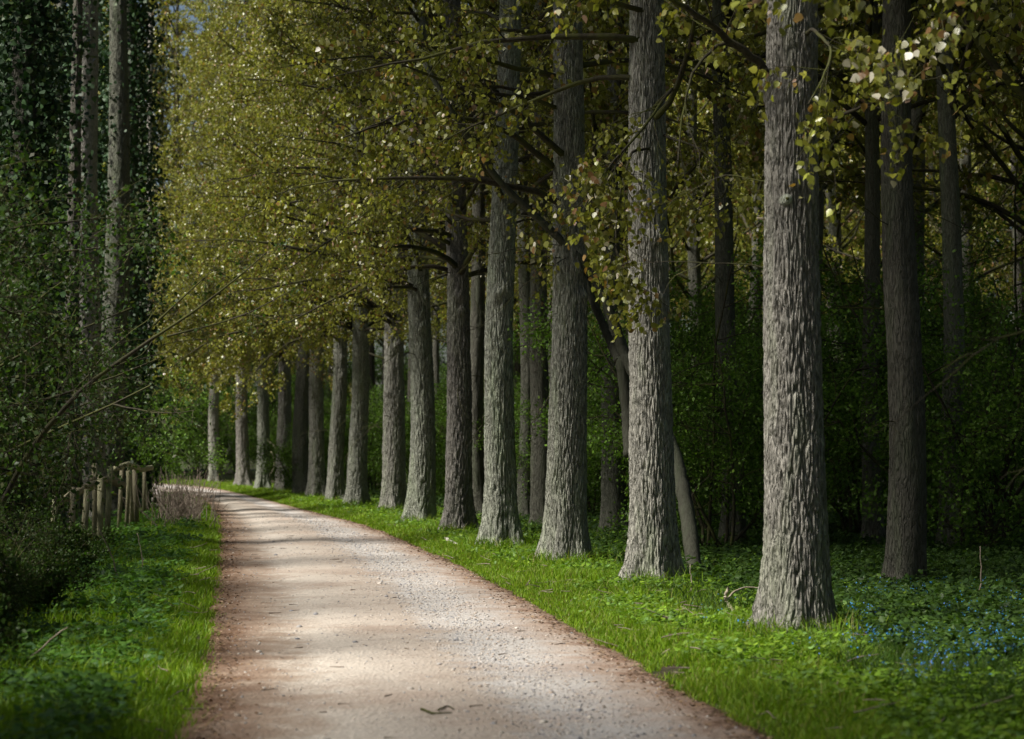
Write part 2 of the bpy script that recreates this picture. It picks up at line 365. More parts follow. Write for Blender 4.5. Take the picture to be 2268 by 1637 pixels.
# ------------------------------------------------------------------ trunks
def trunk_mesh(name, mat, H, r0, rt, seed, nth=64, z_dense=8.0, nz=200, amp=0.018, fr=24.0, fz=2.6, flare=0.10, bend=0.12, stubs=()):
    rg = np.random.default_rng(seed)
    z = np.concatenate([np.linspace(-0.15, z_dense, nz), np.linspace(z_dense, H, 40)[1:]])
    th = np.arange(nth) * 2 * math.pi / nth
    Z, T = np.meshgrid(z, th, indexing='ij')
    c, s = np.cos(T), np.sin(T); o = seed * 13.7
    r = rt + (r0 - rt) * (1 - np.clip(Z, 0, H) / H) ** 0.9
    lob = np.clip(0.55 + 0.45 * np.cos(3 * T + rg.uniform(0, 6)) + 0.55 * np.cos(5 * T + rg.uniform(0, 6)), 0.05, 2)
    fl = flare * np.exp(-np.clip(Z, -0.2, 50) / 0.28) * lob + 0.03 * np.exp(-Z / 1.2)
    big = 0.022 * noise(c * 1.6 + o, s * 1.6, Z * 0.55) + 0.012 * noise(c * 3 + o, s * 3, Z * 1.3 + 7)
    # interlaced bark ridges: furrows where stretched noise crosses zero
    wx = 0.9 * noise(c * 2 + o, s * 2, Z * 1.4 + 3) + 0.5 * noise(c * 5 + o, s * 5, Z * 4 + 3)
    R = r0
    n1 = noise(c * R * fr + o + wx, s * R * fr + wx, Z * fz)
    n2 = noise(c * R * fr * 1.9 + o + 40, s * R * fr * 1.9, Z * fz * 1.6 + 11)
    n3 = noise(c * R * fr * 3.2 + o + 80, s * R * fr * 3.2, Z * fz * 2.6 + 17)
    rd = np.clip(np.abs(n1) * 6.5, 0, 1) ** 0.7 * 0.62 + np.clip(np.abs(n2) * 6, 0, 1) * 0.30 + 0.34 * n3
    fade = np.clip(r / r0, 0.3, 1)
    rad = r + fl + big * fade + amp * (rd - 0.6) * fade
    for (zs, ts, hs, ws) in stubs:
        dth = (T - ts + math.pi) % (2 * math.pi) - math.pi
        rad = rad + hs * np.exp(-((Z - zs) / ws) ** 2 - (dth * r0 / ws) ** 2)
    bx = bend * noise(Z * 0.14 + o, 0.5, 0.5) * np.clip(Z / 3, 0, 1); by = bend * noise(Z * 0.14 + o, 7.5, 0.5) * np.clip(Z / 3, 0, 1)
    V = np.stack([bx + rad * c, by + rad * s, Z], -1).reshape(-1, 3)
    a, b = Z.shape; i = np.arange(a - 1)[:, None] * b; j = np.arange(b)[None]; j2 = (j + 1) % b
    Fc = np.stack([i + j, i + j2, i + b + j2, i + b + j], -1).reshape(-1, 4)
    return make_mesh(name, V, Fc, mat, smooth=True)

# ------------------------------------------------------------------ crowns
def curve(p, d, L, n, lift, rg, jit=0.12):
    P = [np.array(p, float)]; d = np.array(d, float); st = L / n
    for k in range(n):
        d = d + np.array((0, 0, lift / n)) + rg.normal(size=3) * jit; d /= np.linalg.norm(d)
        P.append(P[-1] + d * st)
    return np.array(P)
def rot_dir(d, ang, rg):
    q = unit(np.cross(d, rg.normal(size=3))); return unit(d * math.cos(ang) + q * math.sin(ang))
def fill_branch(P, r, T, leaves, rg, nsub, sub_len, ntw, nlf, droop=-0.3, bare=0.0, t0=0.25, spread=0.05):
    """secondary shoots, twigs and leaf points along a limb"""
    n = len(P)
    for _ in range(nsub):
        t = rg.uniform(t0, 1.0); f = t * (n - 1); k = min(int(f), n - 2); b = P[k] + (P[k + 1] - P[k]) * (f - k)
        d = rot_dir(unit(P[k + 1] - P[k]), rg.uniform(.4, 1.1), rg); L = sub_len * rg.uniform(.45, 1.25) * (1.15 - .55 * t)
        S = curve(b, d, L, 5, droop, rg, .16); T.add(S, np.linspace(min(r * .5, .004 + .006 * L), .0025, 6), 3)
        if rg.random() < bare: continue
        for _ in range(ntw):
            h = rg.uniform(.25, 1) * 5; kk = min(int(h), 4); bb = S[kk] + (S[kk + 1] - S[kk]) * (h - kk)
            tl = rg.uniform(.15, .42); W = curve(bb, rot_dir(unit(S[kk + 1] - S[kk]), rg.uniform(.3, 1.1), rg), tl, 2, droop * 1.4, rg, .15)
            T.add(W, (.003, .0024, .0015), 3)
            q = rg.uniform(.2, 1, nlf)[:, None]; leaves.append(W[0] + (W[2] - W[0]) * q + rg.normal(size=(nlf, 3)) * spread)
def crown(seed, z_lo, z_hi, n_limbs, reach, left=0.6, azc=math.pi, low=1.1, el=(0.25, 0.9), lift=0.3, nsub=2.3, ntw=4, nlf=7, bare_low=0, trunk_r=0.2, sub_len=1.0, custom=(), H=20.0, droop=-.3):
    rg = np.random.default_rng(seed); T = Tubes(); lv = []
    for i in range(n_limbs):
        t = (i + rg.random()) / n_limbs; z0 = z_lo + (z_hi - z_lo) * t ** low
        az = rg.normal(azc, .85) if rg.random() < left else rg.uniform(0, 2 * math.pi)
        L = reach * (1 - .5 * t) * rg.uniform(.6, 1.15); e = rg.uniform(*el) + .35 * t
        d = np.array((math.cos(az) * math.cos(e), math.sin(az) * math.cos(e), math.sin(e)))
        P = curve((d[0] * trunk_r * .5, d[1] * trunk_r * .5, z0), d, L, 10, lift - .9 * (1 - t), rg, .10)
        r = (.010 + .0085 * L) * (1.2 - .4 * t); T.add(P, np.linspace(r, .005, 11) ** 1.0, 5)
        fill_branch(P, r, T, lv, rg, max(2, int(nsub * L)), sub_len, ntw, nlf, droop)
    for i in range(bare_low):        # thin dead shoots low on the trunk
        z0 = rg.uniform(1.8, z_lo + 1.5); az = rg.uniform(0, 6.28); e = rg.uniform(-.2, .5)
        d = np.array((math.cos(az) * math.cos(e), math.sin(az) * math.cos(e), math.sin(e)))
        P = curve((d[0] * trunk_r, d[1] * trunk_r, z0), d, rg.uniform(.6, 1.9), 8, -.9, rg, .16); T.add(P, np.linspace(.008, .002, 9), 3)
        fill_branch(P, .008, T, lv, rg, 3, .5, 0, 0, -.5, 1.0)
    for P, r, ns, dens in custom:
        P = np.array(P, float); k = np.linspace(0, len(P) - 1, 5 * len(P)); PP = np.stack([np.interp(k, np.arange(len(P)), P[:, q]) for q in range(3)], 1)
        for _ in range(4): PP[1:-1] = .25 * PP[:-2] + .5 * PP[1:-1] + .25 * PP[2:]
        PP[1:-1] += rg.normal(size=(len(PP) - 2, 3)) * r * .25
        T.add(PP, np.linspace(r, max(.006, r * .25), len(PP)), 6)
        fill_branch(PP, r * .6, T, lv, rg, ns, sub_len, ntw if dens else 0, nlf if dens else 0, droop, 0 if dens else 1)
    return T, (np.concatenate(lv) if lv else np.zeros((0, 3)))

# ------------------------------------------------------------------ front row of poplars along the track
ROW = [  # u of the trunk's middle, v of its base (2267 px view), radius
    (2480, 1610, .27), (1766, 1406, .262), (1446, 1297, .250), (1253, 1249, .258), (1110, 1215, .232), (1014, 1184, .223), (931, 1161, .252),
    (873, 1134, .265), (788, 1124, .235), (743, 1115, .205), (702, 1106, .225), (625, 1092, .225), (582, 1084, .22), (540, 1078, .235), (477, 1070, .23)]
LBL = ['poplar just past the right edge of the view, its leafy boughs overhead',
       'thickest pale-barked poplar at the right with a sawn knot on its trunk',
       'second poplar of the row from the right, low leaf sprays across its trunk',
       'third poplar of the row from the right, with wide flared roots',
       'fourth poplar of the row from the right, dark at its foot',
       'fifth poplar of the row from the right, mossy foot behind a white log',
       'sixth poplar of the row from the right, greenish bark, bare twigs at foot',
       'seventh poplar of the row from the right, with a broken branch stub on its left',
       'eighth poplar of the row from the right, brownish and narrow, ivy at its foot',
       'ninth poplar of the row from the right, slimmest of a close trio',
       'tenth poplar of the row from the right, beside the green roadside bush',
       'eleventh poplar of the row from the right, half hidden by the green bush',
       'twelfth poplar of the row from the right, with a pale curved dead twig',
       'thirteenth poplar of the row from the right, near the bend of the track',
       'farthest poplar of the row, standing where the track bends out of sight']
def loc_of(u, v):
    x, y = ground(u, v, 0.03); return np.array((x, y, float(gz(x, y))))
shared = {}
def crown_meshes(key, **kw):
    lf = kw.pop('leaf', 0.082); hexa = kw.pop('hexa', False); mat = kw.pop('lmat', M_LEAF)
    T, P = crown(**kw); rg = np.random.default_rng(kw['seed'] + 500)
    return T.mesh('branches', M_TWIG), P, rg, lf, hexa, mat
LEAF1 = []
for k, c in enumerate([(0.17, .165, .035), (.2, .21, .045), (.2, .11, .04), (.62, .58, .45), (.13, .14, .03)]):
    V = np.array([(0, 0, 0), (-.42, .02, -.12), (-.5, .05, -.45), (0, 0, -1.05), (.5, .05, -.45), (.42, .02, -.12)]) * .074
    LEAF1.append(make_mesh('leaf', V, np.array([(0, 1, 2), (0, 2, 3), (0, 3, 4), (0, 4, 5)]), M_LEAF, np.array(c)))
def rel(base, pts):
    return [at(u, v, base[1] + dy) - base for u, v, dy in pts]
fars = {}
for i, (u, v, r) in enumerate(ROW):
    b = loc_of(u, v); D = b[1]
    t = thing('poplar_tree', LBL[i], 'tree', b, group='poplars in a row along the track')
    nth, nz = (340, 520) if i == 1 else (260, 420) if i in (2, 3) else (150, 300) if i < 8 else (84, 220)
    stubs = [(4.55, math.pi * .97, .07, .10), (3.72, -1.85, .035, .09)] if i == 1 else [(rngz, a, .05, .09) for rngz, a in [(2.6 + .31 * i % 2, -2.2 + .5 * i % 1.7), (3.9, -1.2)]]
    H = 19.0 + (i * 7 % 4)
    obj('trunk', trunk_mesh('trunk', M_BARK, H, r * (.96 if i != 1 else .92), .05, 20 + i, nth, 8.0 if i < 4 else 12.0, nz, .044 if i < 4 else .052, 34 if i < 4 else 24, 3.0, .15, .3 if i != 1 else .12, stubs), t)
    cust = []
    if i == 1:
        cust = [(rel(b, [(1712, 205, 0), (1690, 150, -.1), (1600, 75, -.3), (1480, -10, -.8), (1380, -90, -1)]), .045, 6, 1),
                (rel(b, [(1640, 105, -.2), (1590, 95, -.3), (1530, 160, -.4), (1510, 260, -.4), (1500, 370, -.5)]), .018, 4, 0),
                (rel(b, [(1790, 290, 0), (1850, 260, -.4), (1960, 215, -.8), (2060, 150, -1.2)]), .02, 9, 1),
                (rel(b, [(1775, 90, 0), (1800, 60, -.5), (1850, 120, -1.0), (1790, 230, -1.3)]), .02, 9, 1),
                (rel(b, [(1800, 380, 0), (1850, 300, .3), (1890, 260, .5)]), .012, 1, 0)]
    if i == 2:
        cust = [(rel(b, [(1440, 250, 0), (1500, 180, -.5), (1420, 290, -1), (1330, 390, -1.4), (1290, 470, -1.6)]), .022, 14, 1),
                (rel(b, [(1440, 330, 0), (1400, 330, -.8), (1370, 430, -1.1), (1360, 560, -1.3), (1400, 650, -1.4)]), .018, 13, 1),
                (rel(b, [(1470, 300, 0), (1560, 330, -.4), (1620, 430, -.6), (1530, 470, -.8)]), .016, 8, 1)]
    if i == 3:
        cust = [(rel(b, [(1225, 370, 0), (1120, 285, -.4), (1000, 255, -.8), (880, 268, -1.0), (760, 305, -1.4)]), .045, 12, 1),
                (rel(b, [(1240, 200, 0), (1150, 215, -.4), (1060, 205, -.8), (930, 230, -1), (800, 290, -1.2)]), .035, 12, 1)]
    if i == 4:
        cust = [(rel(b, [(1100, 330, 0), (980, 350, -.6), (860, 430, -1), (740, 530, -1.4)]), .03, 12, 1),
                (rel(b, [(1110, 190, 0), (960, 150, -.6), (800, 120, -1), (620, 150, -1.6)]), .035, 14, 1)]
    if i == 7:
        cust = [(rel(b, [(872, 705, 0), (850, 675, -.35), (843, 660, -.45)]), .035, 0, 0)]
    if i in (1, 12):
        pass
    zl = {0: 3.9, 1: 5.4, 2: 5.2, 3: 4.7, 4: 4.6, 5: 4.5, 6: 4.6}.get(i, 4.4)
    kw = dict(seed=100 + i, z_lo=zl, z_hi=H - 1, n_limbs=50, reach=4.0, left=.55, el=(.05, .6), lift=.35, nsub=2.8, ntw=4, nlf=11, bare_low=10 if i in (3, 4, 5, 6, 7) else 3, custom=cust, droop=-.45)
    if i < 4: kw.update(n_limbs=[40, 34, 36, 40][i], reach=3.6, left=.3 if i < 2 else .45)
    if i > 4: kw.update(azc=math.pi + .65, low=1.5, left=.75, n_limbs=70, reach=4.4)
    if i > 7:
        key = i % 4
        kw.update(custom=())
        if key not in fars:
            mb, P, rg, lf, hx, mt = crown_meshes(key, n_limbs_=0, **{}) if False else crown_meshes(key, **{**kw, 'n_limbs': 92, 'reach': 4.8, 'nlf': 13})
            fars[key] = (mb, leaf_mesh('crown', P, rg, mt, .074, PAL_POP, W_POP))
        mb, ml = fars[key]
        obj('branches', mb, t); obj('crown', ml, t, 'stuff')
    else:
        mb, P, rg, lf, hx, mt = crown_meshes(i, **kw)
        obj('branches', mb, t)
        if 0 < i < 4:      # the low leaves that show one by one
            W = P + b; dep = W[:, 1]; uu = CX + F * W[:, 0] / dep; vv = HZ - F * (W[:, 2] - CAMH) / dep
            vis = np.where((uu > 60) & (uu < 2220) & (vv > 10))[0]; vis = vis[np.argsort(dep[vis])][:150]
            for q in vis:
                o = obj('leaf', LEAF1[rg.choice(5, p=[.34, .26, .14, .12, .14])], t, loc=P[q])
                o.rotation_euler = (rg.normal(0, .6), rg.normal(0, .6), rg.uniform(0, 6.3)); o.scale = (rg.uniform(.7, 1.15),) * 3
            P = np.delete(P, vis, 0)
        obj('crown', leaf_mesh('crown', P, rg, mt, .068, PAL_POP, W_POP, hexa=i < 4), t, 'stuff')
    if i == 1:      # the sawn knot
        K = Tubes(); a = at(1743, 440, D - .285) - b; K.add([a + (0, .12, -.02), a + (0, .02, 0), a], (.07, .046, .034), 12)
        obj('knot', K.mesh('knot', M_BARK), t)
        K = Tubes(); K.add([a + (0, .004, 0), a + (0, -.003, 0)], (.017, .014), 8); obj('knot_hollow', K.mesh('knot_hollow', M_TWIG), t)
        K = Tubes(); K.add([at(1700, 487, D - .05) - b, at(1676, 483, D - .1) - b], (.012, .008), 6); obj('stub', K.mesh('stub', M_DEAD), t)
    if i == 12:
        K = Tubes(); K.add(curve(at(592, 975, D - .2) - b, (.8, -.2, -.5), 1.2, 8, .3, rg, .15), np.linspace(.012, .004, 9), 4); K.add(curve(at(600, 1000, D - .2) - b, (.5, -.2, -.7), 1.0, 8, .5, rg, .2), np.linspace(.012, .004, 9), 4)
        obj('dead_twig', K.mesh('dead_twig', M_DEAD), t)

# ------------------------------------------------------------------ the wood behind the row
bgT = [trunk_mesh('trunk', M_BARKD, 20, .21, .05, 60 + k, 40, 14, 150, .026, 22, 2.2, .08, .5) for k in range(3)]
bgC = []
for k in range(4):
    T, P = crown(seed=300 + k, z_lo=5.0 if k < 2 else 6.5, z_hi=19, n_limbs=54, reach=4.4, left=0, el=(.35, 1.0), lift=.6, nsub=2.4, ntw=4, nlf=10, bare_low=6, droop=-.2)
    rg = np.random.default_rng(330 + k); bgC.append((T.mesh('branches', M_TWIG), leaf_mesh('crown', P, rg, M_LEAF, .115, PAL_POP, W_POP)))
def wood_tree(x, y, label, group=None, s=1.0, k=None, r=1.0):
    k = int(rng.integers(12)) if k is None else k
    t = thing('poplar_tree', label, 'tree', (x, y, float(gz(x, y))), 0, group=group)
    o = obj('trunk', bgT[k % 3], t); o.rotation_euler.z = rng.uniform(0, 6.3); o.scale = (r, r, s)
    rz = rng.uniform(0, 6.3)
    for nm, me in zip(('branches', 'crown'), bgC[k % 4]):
        o = obj(nm, me, t, 'stuff' if nm == 'crown' else None); o.rotation_euler.z = rz; o.scale = (s, s, s)
    return t
for u, v, r, lab in [(2003, 1296, .95, 'dark poplar trunk in shade right of the thick pale-barked one'),
                     (1362, 1184, .95, 'grey poplar trunk set back between the second and third of the row'),
                     (1198, 1166, .9, 'slim grey poplar trunk set back left of the third of the row'),
                     (1160, 1150, .8, 'slim shaded poplar trunk right behind the fourth of the row'),
                     (1058, 1150, .85, 'slim grey poplar trunk behind and between the fourth and fifth of the row'),
                     (2105, 1215, .8, 'faint grey poplar trunk deep in shade at the far right'),
                     (1935, 1200, .7, 'faint poplar trunk in the shade between two right-hand trunks'),
                     (2380, 1300, 1.0, 'shaded poplar past the right edge, its crown darkening the corner'),
                     (1622, 1208, .8, 'stout old trunk in the undergrowth between the first and second of the row'),
                     (668, 1098, 1.15, 'dark ivy-clad poplar behind the green roadside bush')]:
    b = loc_of(u, v); wood_tree(b[0], b[1], lab, 'poplars standing in the wood', r=r)
ORD = ['first', 'second', 'third', 'fourth', 'fifth', 'sixth', 'seventh', 'eighth', 'ninth', 'tenth', 'eleventh', 'twelfth', 'thirteenth', 'last']
def where(x, y):
    """which gap of the front row a thing in the wood stands behind, as seen by the camera"""
    u = CX + F * x / max(y, 1)
    us = [a[0] for a in ROW[1:]]
    dep = 'near the front of' if y < 45 else 'midway into' if y < 80 else 'far back in' if y < 104 else 'at the back of'
    if u > 2267: return dep + ' the wood, past the right edge of the view'
    if u > us[0]: return dep + ' the wood, right of the thickest row poplar'
    for q in range(len(us) - 1):
        if u > us[q + 1]: return dep + ' the wood, between the %s and %s row poplars' % (ORD[q], ORD[q + 1])
    return dep + ' the wood, left of the last row poplar'
pts = []
for rw in range(2, 9):
    for y in np.arange(16 + rw * 1.7 % 5, 112, 6.2):
        x = np.interp(y, [loc_of(a[0], a[1])[1] for a in ROW], [loc_of(a[0], a[1])[0] for a in ROW]) + rw * 4.6 + rng.normal(0, .5)
        if y > 84: x -= (y - 84) * .45
        yy = y + rng.normal(0, .8)
        if x < yy * .257 + 14 and rw * 4.6 < 36 and (yy > 30 or x > .257 * yy + 1): pts.append((x, yy))  # rows run on past the right edge, added there to block skylight
for y in (92, 99, 106, 113, 120):
    for x in np.arange(-44, 0, 5.5): pts.append((x + rng.normal(0, 1), y + rng.normal(0, 1.2)))
for y in (97, 104, 111, 118):
    for x in np.arange(2, 38, 5.2): pts.append((x + rng.normal(0, 1), y + rng.normal(0, 1.2)))
for x, y in pts:
    wood_tree(x, y, 'shaded poplar ' + where(x, y), 'poplars filling the wood', rng.uniform(.95, 1.1) if y < 88 else rng.uniform(1.3, 1.5), r=rng.uniform(.75, 1.05))

# leaning tree behind the second and third poplars
b = loc_of(1537, 1272); Y0 = b[1]
t = thing('leaning_tree', 'smooth-barked leaning tree, stems slanting left behind the second poplar', 'tree', b)
def stem(me_name, pts, r0, r1, par, base, ns=0, mat=M_BARKD, k=9, leaves=None, rg=rng, sub=.8):
    P = np.array([at(u, v, Yq) for u, v, Yq in pts]) - base; q = np.linspace(0, len(P) - 1, 8 * len(P)); PP = np.stack([np.interp(q, np.arange(len(P)), P[:, z]) for z in range(3)], 1)
    for _ in range(8): PP[1:-1] = .25 * PP[:-2] + .5 * PP[1:-1] + .25 * PP[2:]
    T = Tubes(); T.add(PP, np.linspace(r0, r1, len(PP)) * (1 + .06 * rg.normal(size=len(PP))), k)
    if ns: fill_branch(PP, r1, T, leaves if leaves is not None else [], rg, ns, sub, 3 if leaves is not None else 0, 6 if leaves is not None else 0, -.2, 0 if leaves is not None else 1)
    return obj(me_name, T.mesh(me_name, mat), par)
lv = []
stem('trunk', [(1540, 1290, Y0), (1525, 1150, Y0 + .5), (1495, 1000, Y0 + 1), (1440, 900, Y0 + 1.5), (1385, 790, Y0 + 2), (1365, 735, Y0 + 2)], .105, .075, t, b, mat=M_SMOOTH)
stem('limb', [(1368, 745, Y0 + 2), (1340, 660, Y0 + 2), (1300, 590, Y0 + 2), (1230, 520, Y0 + 2), (1100, 400, Y0 + 1.5), (1010, 265, Y0 + 1), (940, 140, Y0 + 1)], .075, .03, t, b, 14, leaves=lv, mat=M_SMOOTH)
stem('limb', [(1372, 800, Y0 + 2), (1345, 740, Y0 + 2.3), (1300, 640, Y0 + 2.6), (1280, 520, Y0 + 2.6), (1270, 380, Y0 + 2.6), (1255, 200, Y0 + 2.6)], .07, .03, t, b, 10, leaves=lv, mat=M_SMOOTH)
stem('limb', [(1395, 1010, Y0 + 1.8), (1388, 900, Y0 + 2), (1374, 790, Y0 + 2)], .085, .08, t, b, mat=M_SMOOTH)
obj('crown', leaf_mesh('crown', np.concatenate(lv), rng, M_LEAF, .08, PAL_POP, W_POP), t, 'stuff')

# ------------------------------------------------------------------ shrubs
def shrub(seed, h, w, nst, lmat, pal, wts, leaf, dens=1.0):
    rg = np.random.default_rng(seed); T = Tubes(); lv = []
    for s in range(nst):
        az = rg.uniform(0, 6.28); e = rg.uniform(.75, 1.4); d = np.array((math.cos(az) * math.cos(e), math.sin(az) * math.cos(e), math.sin(e)))
        L = h * rg.uniform(.7, 1.1); P = curve((rg.normal(0, .15), rg.normal(0, .15), -.05), d, L, 9, .1, rg, .11); T.add(P, np.linspace(.03, .008, 10), 5)
        for _ in range(int(9 * dens)):
            t = rg.uniform(.2, 1); k = min(int(t * 9), 8); dd = rot_dir(unit(P[k + 1] - P[k]), rg.uniform(.7, 1.4), rg); dd[2] *= .6
            S = curve(P[k], dd, w * rg.uniform(.3, .65), 6, -.05, rg, .15); T.add(S, np.linspace(.012, .004, 7), 3)
            fill_branch(S, .008, T, lv, rg, int(8 * dens), .45, 3, 13, -.2, 0, .1, .08)
    P = np.concatenate(lv)
    return T.mesh('stems', M_TWIG), leaf_mesh('crown', P, rg, lmat, leaf, pal, wts, .25, .75)
HAW = [shrub(400 + k, [3.6, 4.6, 3.0][k], [2.2, 2.4, 2.0][k], [7, 8, 7][k], M_GREEN, PAL_HAW, W_HAW, .055) for k in range(3)]
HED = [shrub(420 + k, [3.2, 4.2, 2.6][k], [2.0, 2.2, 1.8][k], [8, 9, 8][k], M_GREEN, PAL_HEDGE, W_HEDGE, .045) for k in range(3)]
SCR = [shrub(440 + k, 2.4, 1.8, 7, M_GREEN, PAL_HEDGE, W_HEDGE, .12, .75) for k in range(2)]
def put_shrub(name, x, y, me, label, group, s=1.0):
    t = thing(name, label, 'shrub', (x, y, float(gz(x, y))), rng.uniform(0, 6.3), s, group)
    obj('stems', me[0], t); obj('crown', me[1], t, 'stuff'); return t
b = loc_of(662, 1096); put_shrub('hawthorn_bush', b[0] + .2, b[1] - .3, HAW[2], 'bright green roadside bush growing between the tenth and eleventh poplars', None, .8)
for u, v, k, s, lab in [(1590, 1225, 1, 1.0, 'green hawthorn filling the gap between the first and second poplars'),
                        (1660, 1180, 1, 1.25, 'tall green hawthorn behind the gap left of the thickest poplar'),
                        (1900, 1190, 1, 1.15, 'green hawthorn just right of the thickest poplar'),
                        (2050, 1180, 1, 1.3, 'tall dim hawthorn beside the dark trunk at the right'),
                        (2180, 1225, 0, 1.2, 'dim hawthorn near the right edge of the wood'),
                        (2260, 1200, 1, 1.35, 'darkest hawthorn at the right edge of the wood'),
                        (1440, 1150, 0, .95, 'green hawthorn glimpsed between the second and third poplars'),
                        (1310, 1150, 0, .9, 'low green hawthorn right of the third poplar'),
                        (960, 1105, 0, 1.0, 'small green hawthorn behind the fifth and sixth poplars'),
                        (820, 1090, 0, 1.0, 'small green hawthorn behind the eighth poplar')]:
    b = loc_of(u, v); put_shrub('hawthorn_bush', b[0], b[1], HAW[k], lab, 'hawthorns in the wood', s)
for y in np.arange(44, 104, 4.5):
    for off in (7, 13, 19):
        x = np.interp(y, [loc_of(a[0], a[1])[1] for a in ROW], [loc_of(a[0], a[1])[0] for a in ROW]) + off + rng.normal(0, 1.2) - max(0, y - 84) * .45
        if x < .257 * y + 2: put_shrub('hawthorn_bush', x, y + rng.normal(0, 1.3), HAW[rng.integers(3)], 'hawthorn bush ' + where(x, y), 'hawthorns massed deep in the wood', rng.uniform(.9, 1.3))
for q, x in enumerate(np.arange(-30, -8, 3.2)):
    put_shrub('hawthorn_bush', x, 93 + rng.normal(0, 2), HAW[rng.integers(3)], 'hawthorn closing the view beyond the bend, %s from the left' % ORD[q], 'hawthorns beyond the bend', rng.uniform(1.0, 1.4))

for x in np.arange(-46, 34, 4.0):
    put_shrub('hawthorn_bush', x, 122 + rng.normal(0, 2), HAW[1], 'tall thicket ' + where(x, 122), 'thickets at the far edge of the wood', rng.uniform(2.2, 2.9))
# left hedgerow
LH = [(-4.9, 9.3, 2, 1.5, 'hedge bush added just left of the view to shade the lower left corner'),  # added beside the camera to darken the lower left corner
      (-4.3, 15.8, 2, .42, 'low dark scrub on the left verge nearest the camera'), (-5.9, 20.0, 2, .42, 'low scrub on the left verge before the stake fence'),
      (-5.9, 14.6, 1, 1.1, 'blurred dark hedge bush nearest the camera at the left edge'),
      (-6.7, 18.5, 1, 1.15, 'dark hedge bush second from the camera on the left'),
      (-8.0, 22.5, 1, 1.3, 'tall dark hedge bush third from the camera on the left'),
      (-9.4, 27.0, 1, 1.3, 'dark hedge bush left of the near end of the stake fence'),
      (-10.4, 31.5, 1, 1.35, 'dark hedge bush behind the near end of the stake fence'),
      (-11.3, 37.0, 1, 1.35, 'dark hedge bush behind the middle of the stake fence'),
      (-10.8, 44.0, 0, 1.2, 'green hedge bush behind the far end of the stake fence'),
      (-10.4, 50.0, 0, 1.25, 'green hedge bush reaching out over the verge past the fence'),
      (-12.0, 55.5, 0, 1.25, 'fresh green hedge bush on the left before the bend'),
      (-14.3, 62.0, 0, 1.3, 'fresh green hedge bush on the left at the bend'),
      (-16.8, 69.0, 1, 1.1, 'fresh green hedge bush beyond the bend on the left')]
for x, y, k, s, lab in LH:
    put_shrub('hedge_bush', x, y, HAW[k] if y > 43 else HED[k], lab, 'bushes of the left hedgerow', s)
for q, y in enumerate(np.arange(26, 84, 6.0)):
    x = XL(y) - 7.5 - rng.uniform(0, 1.5)
    put_shrub('hedge_bush', float(x), float(y), HED[1], 'dark tall bush behind the left hedgerow, %s from the camera' % ORD[q], 'dark bushes behind the left hedgerow', rng.uniform(1.6, 2.0))
for q, y in enumerate(np.arange(11.0, 27, 1.35)):
    put_shrub('bramble_scrub', float(XL(y)) - 1.75 - rng.uniform(0, .3), float(y), SCR[q % 2], 'low dark scrub edging the left verge, %s from the camera' % ORD[q], 'low scrub edging the left verge', rng.uniform(.30, .42) * (1 if y < 19 else .62))
# the long twiggy bough reaching out from the hedge
b = np.array((-5.9, 21.0, 0.0)); b[2] = gz(b[0], b[1])
t = thing('hedge_tree', 'slender hedge tree with dark twiggy bough reaching right over the verge', 'tree', b)
lv = []
stem('trunk', [(-100, 1330, 21), (60, 1000, 21), (180, 860, 21), (330, 755, 21)], .034, .02, t, b, 6, M_TWIG, 7, lv)
stem('bough', [(330, 755, 21), (430, 690, 20.8), (520, 620, 20.6), (590, 560, 20.5)], .018, .005, t, b, 9, M_TWIG, 6, lv, sub=.5)
stem('bough', [(370, 745, 21), (490, 715, 20.8), (560, 690, 20.6), (650, 640, 20.5)], .014, .004, t, b, 6, M_TWIG, 5, lv, sub=.4)
stem('bough', [(340, 720, 21), (420, 645, 20.8), (470, 600, 20.6)], .014, .004, t, b, 6, M_TWIG, 5, lv, sub=.4)
obj('crown', leaf_mesh('crown', np.concatenate(lv), rng, M_GREEN, .04, PAL_HEDGE + [(0.2, 0.2, 0.08)], W_HEDGE + [30], .2), t, 'stuff')

# ivy-clad trees on the left
def ivy(r, z0, z1, n, rg, side=None, fat=.09):
    z = rg.uniform(z0, z1, n); th = rg.uniform(0, 6.28, n) if side is None else rg.normal(side, .8, n)
    th = th + .6 * np.sin(z * 1.3); rr = r * (1.06 - .03 * z) + np.abs(rg.normal(0, 1, n)) * fat * (.6 + .8 * np.clip(noise(z * .8, th * .9, r * 9) + .4, 0, 1.2)) + .03
    return np.stack([rr * np.cos(th), rr * np.sin(th), z], 1)
def left_tree(u, Y, r, label, iv, H=19, crown_k=None, k=0, side=None, fat=.09):
    p = at(u, 985, Y); b = np.array((p[0], Y, float(gz(p[0], Y))))
    t = thing('ivy_tree', label, 'tree', b, group='tall trees behind the left hedgerow')
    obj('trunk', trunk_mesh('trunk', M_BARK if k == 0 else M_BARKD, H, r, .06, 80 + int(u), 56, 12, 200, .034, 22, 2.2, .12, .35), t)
    rg = np.random.default_rng(int(900 + u))
    if iv: obj('ivy', leaf_mesh('ivy', ivy(r, .2, H * .72, iv, rg, side, fat), rg, M_IVY, .095, PAL_IVY, [3, 3, 1], .45, .95, hexa=True), t, 'stuff')
    if crown_k is not None:
        T, P = crown(seed=950 + int(u), z_lo=crown_k[0], z_hi=H - .5, n_limbs=crown_k[1], reach=crown_k[2], left=0, el=(.3, .9), lift=.5, nsub=2.2, ntw=3, nlf=6, droop=-.25)
        obj('branches', T.mesh('branches', M_TWIG), t); obj('crown', leaf_mesh('crown', P, rg, M_LEAF, .09, PAL_POP, W_POP), t, 'stuff')
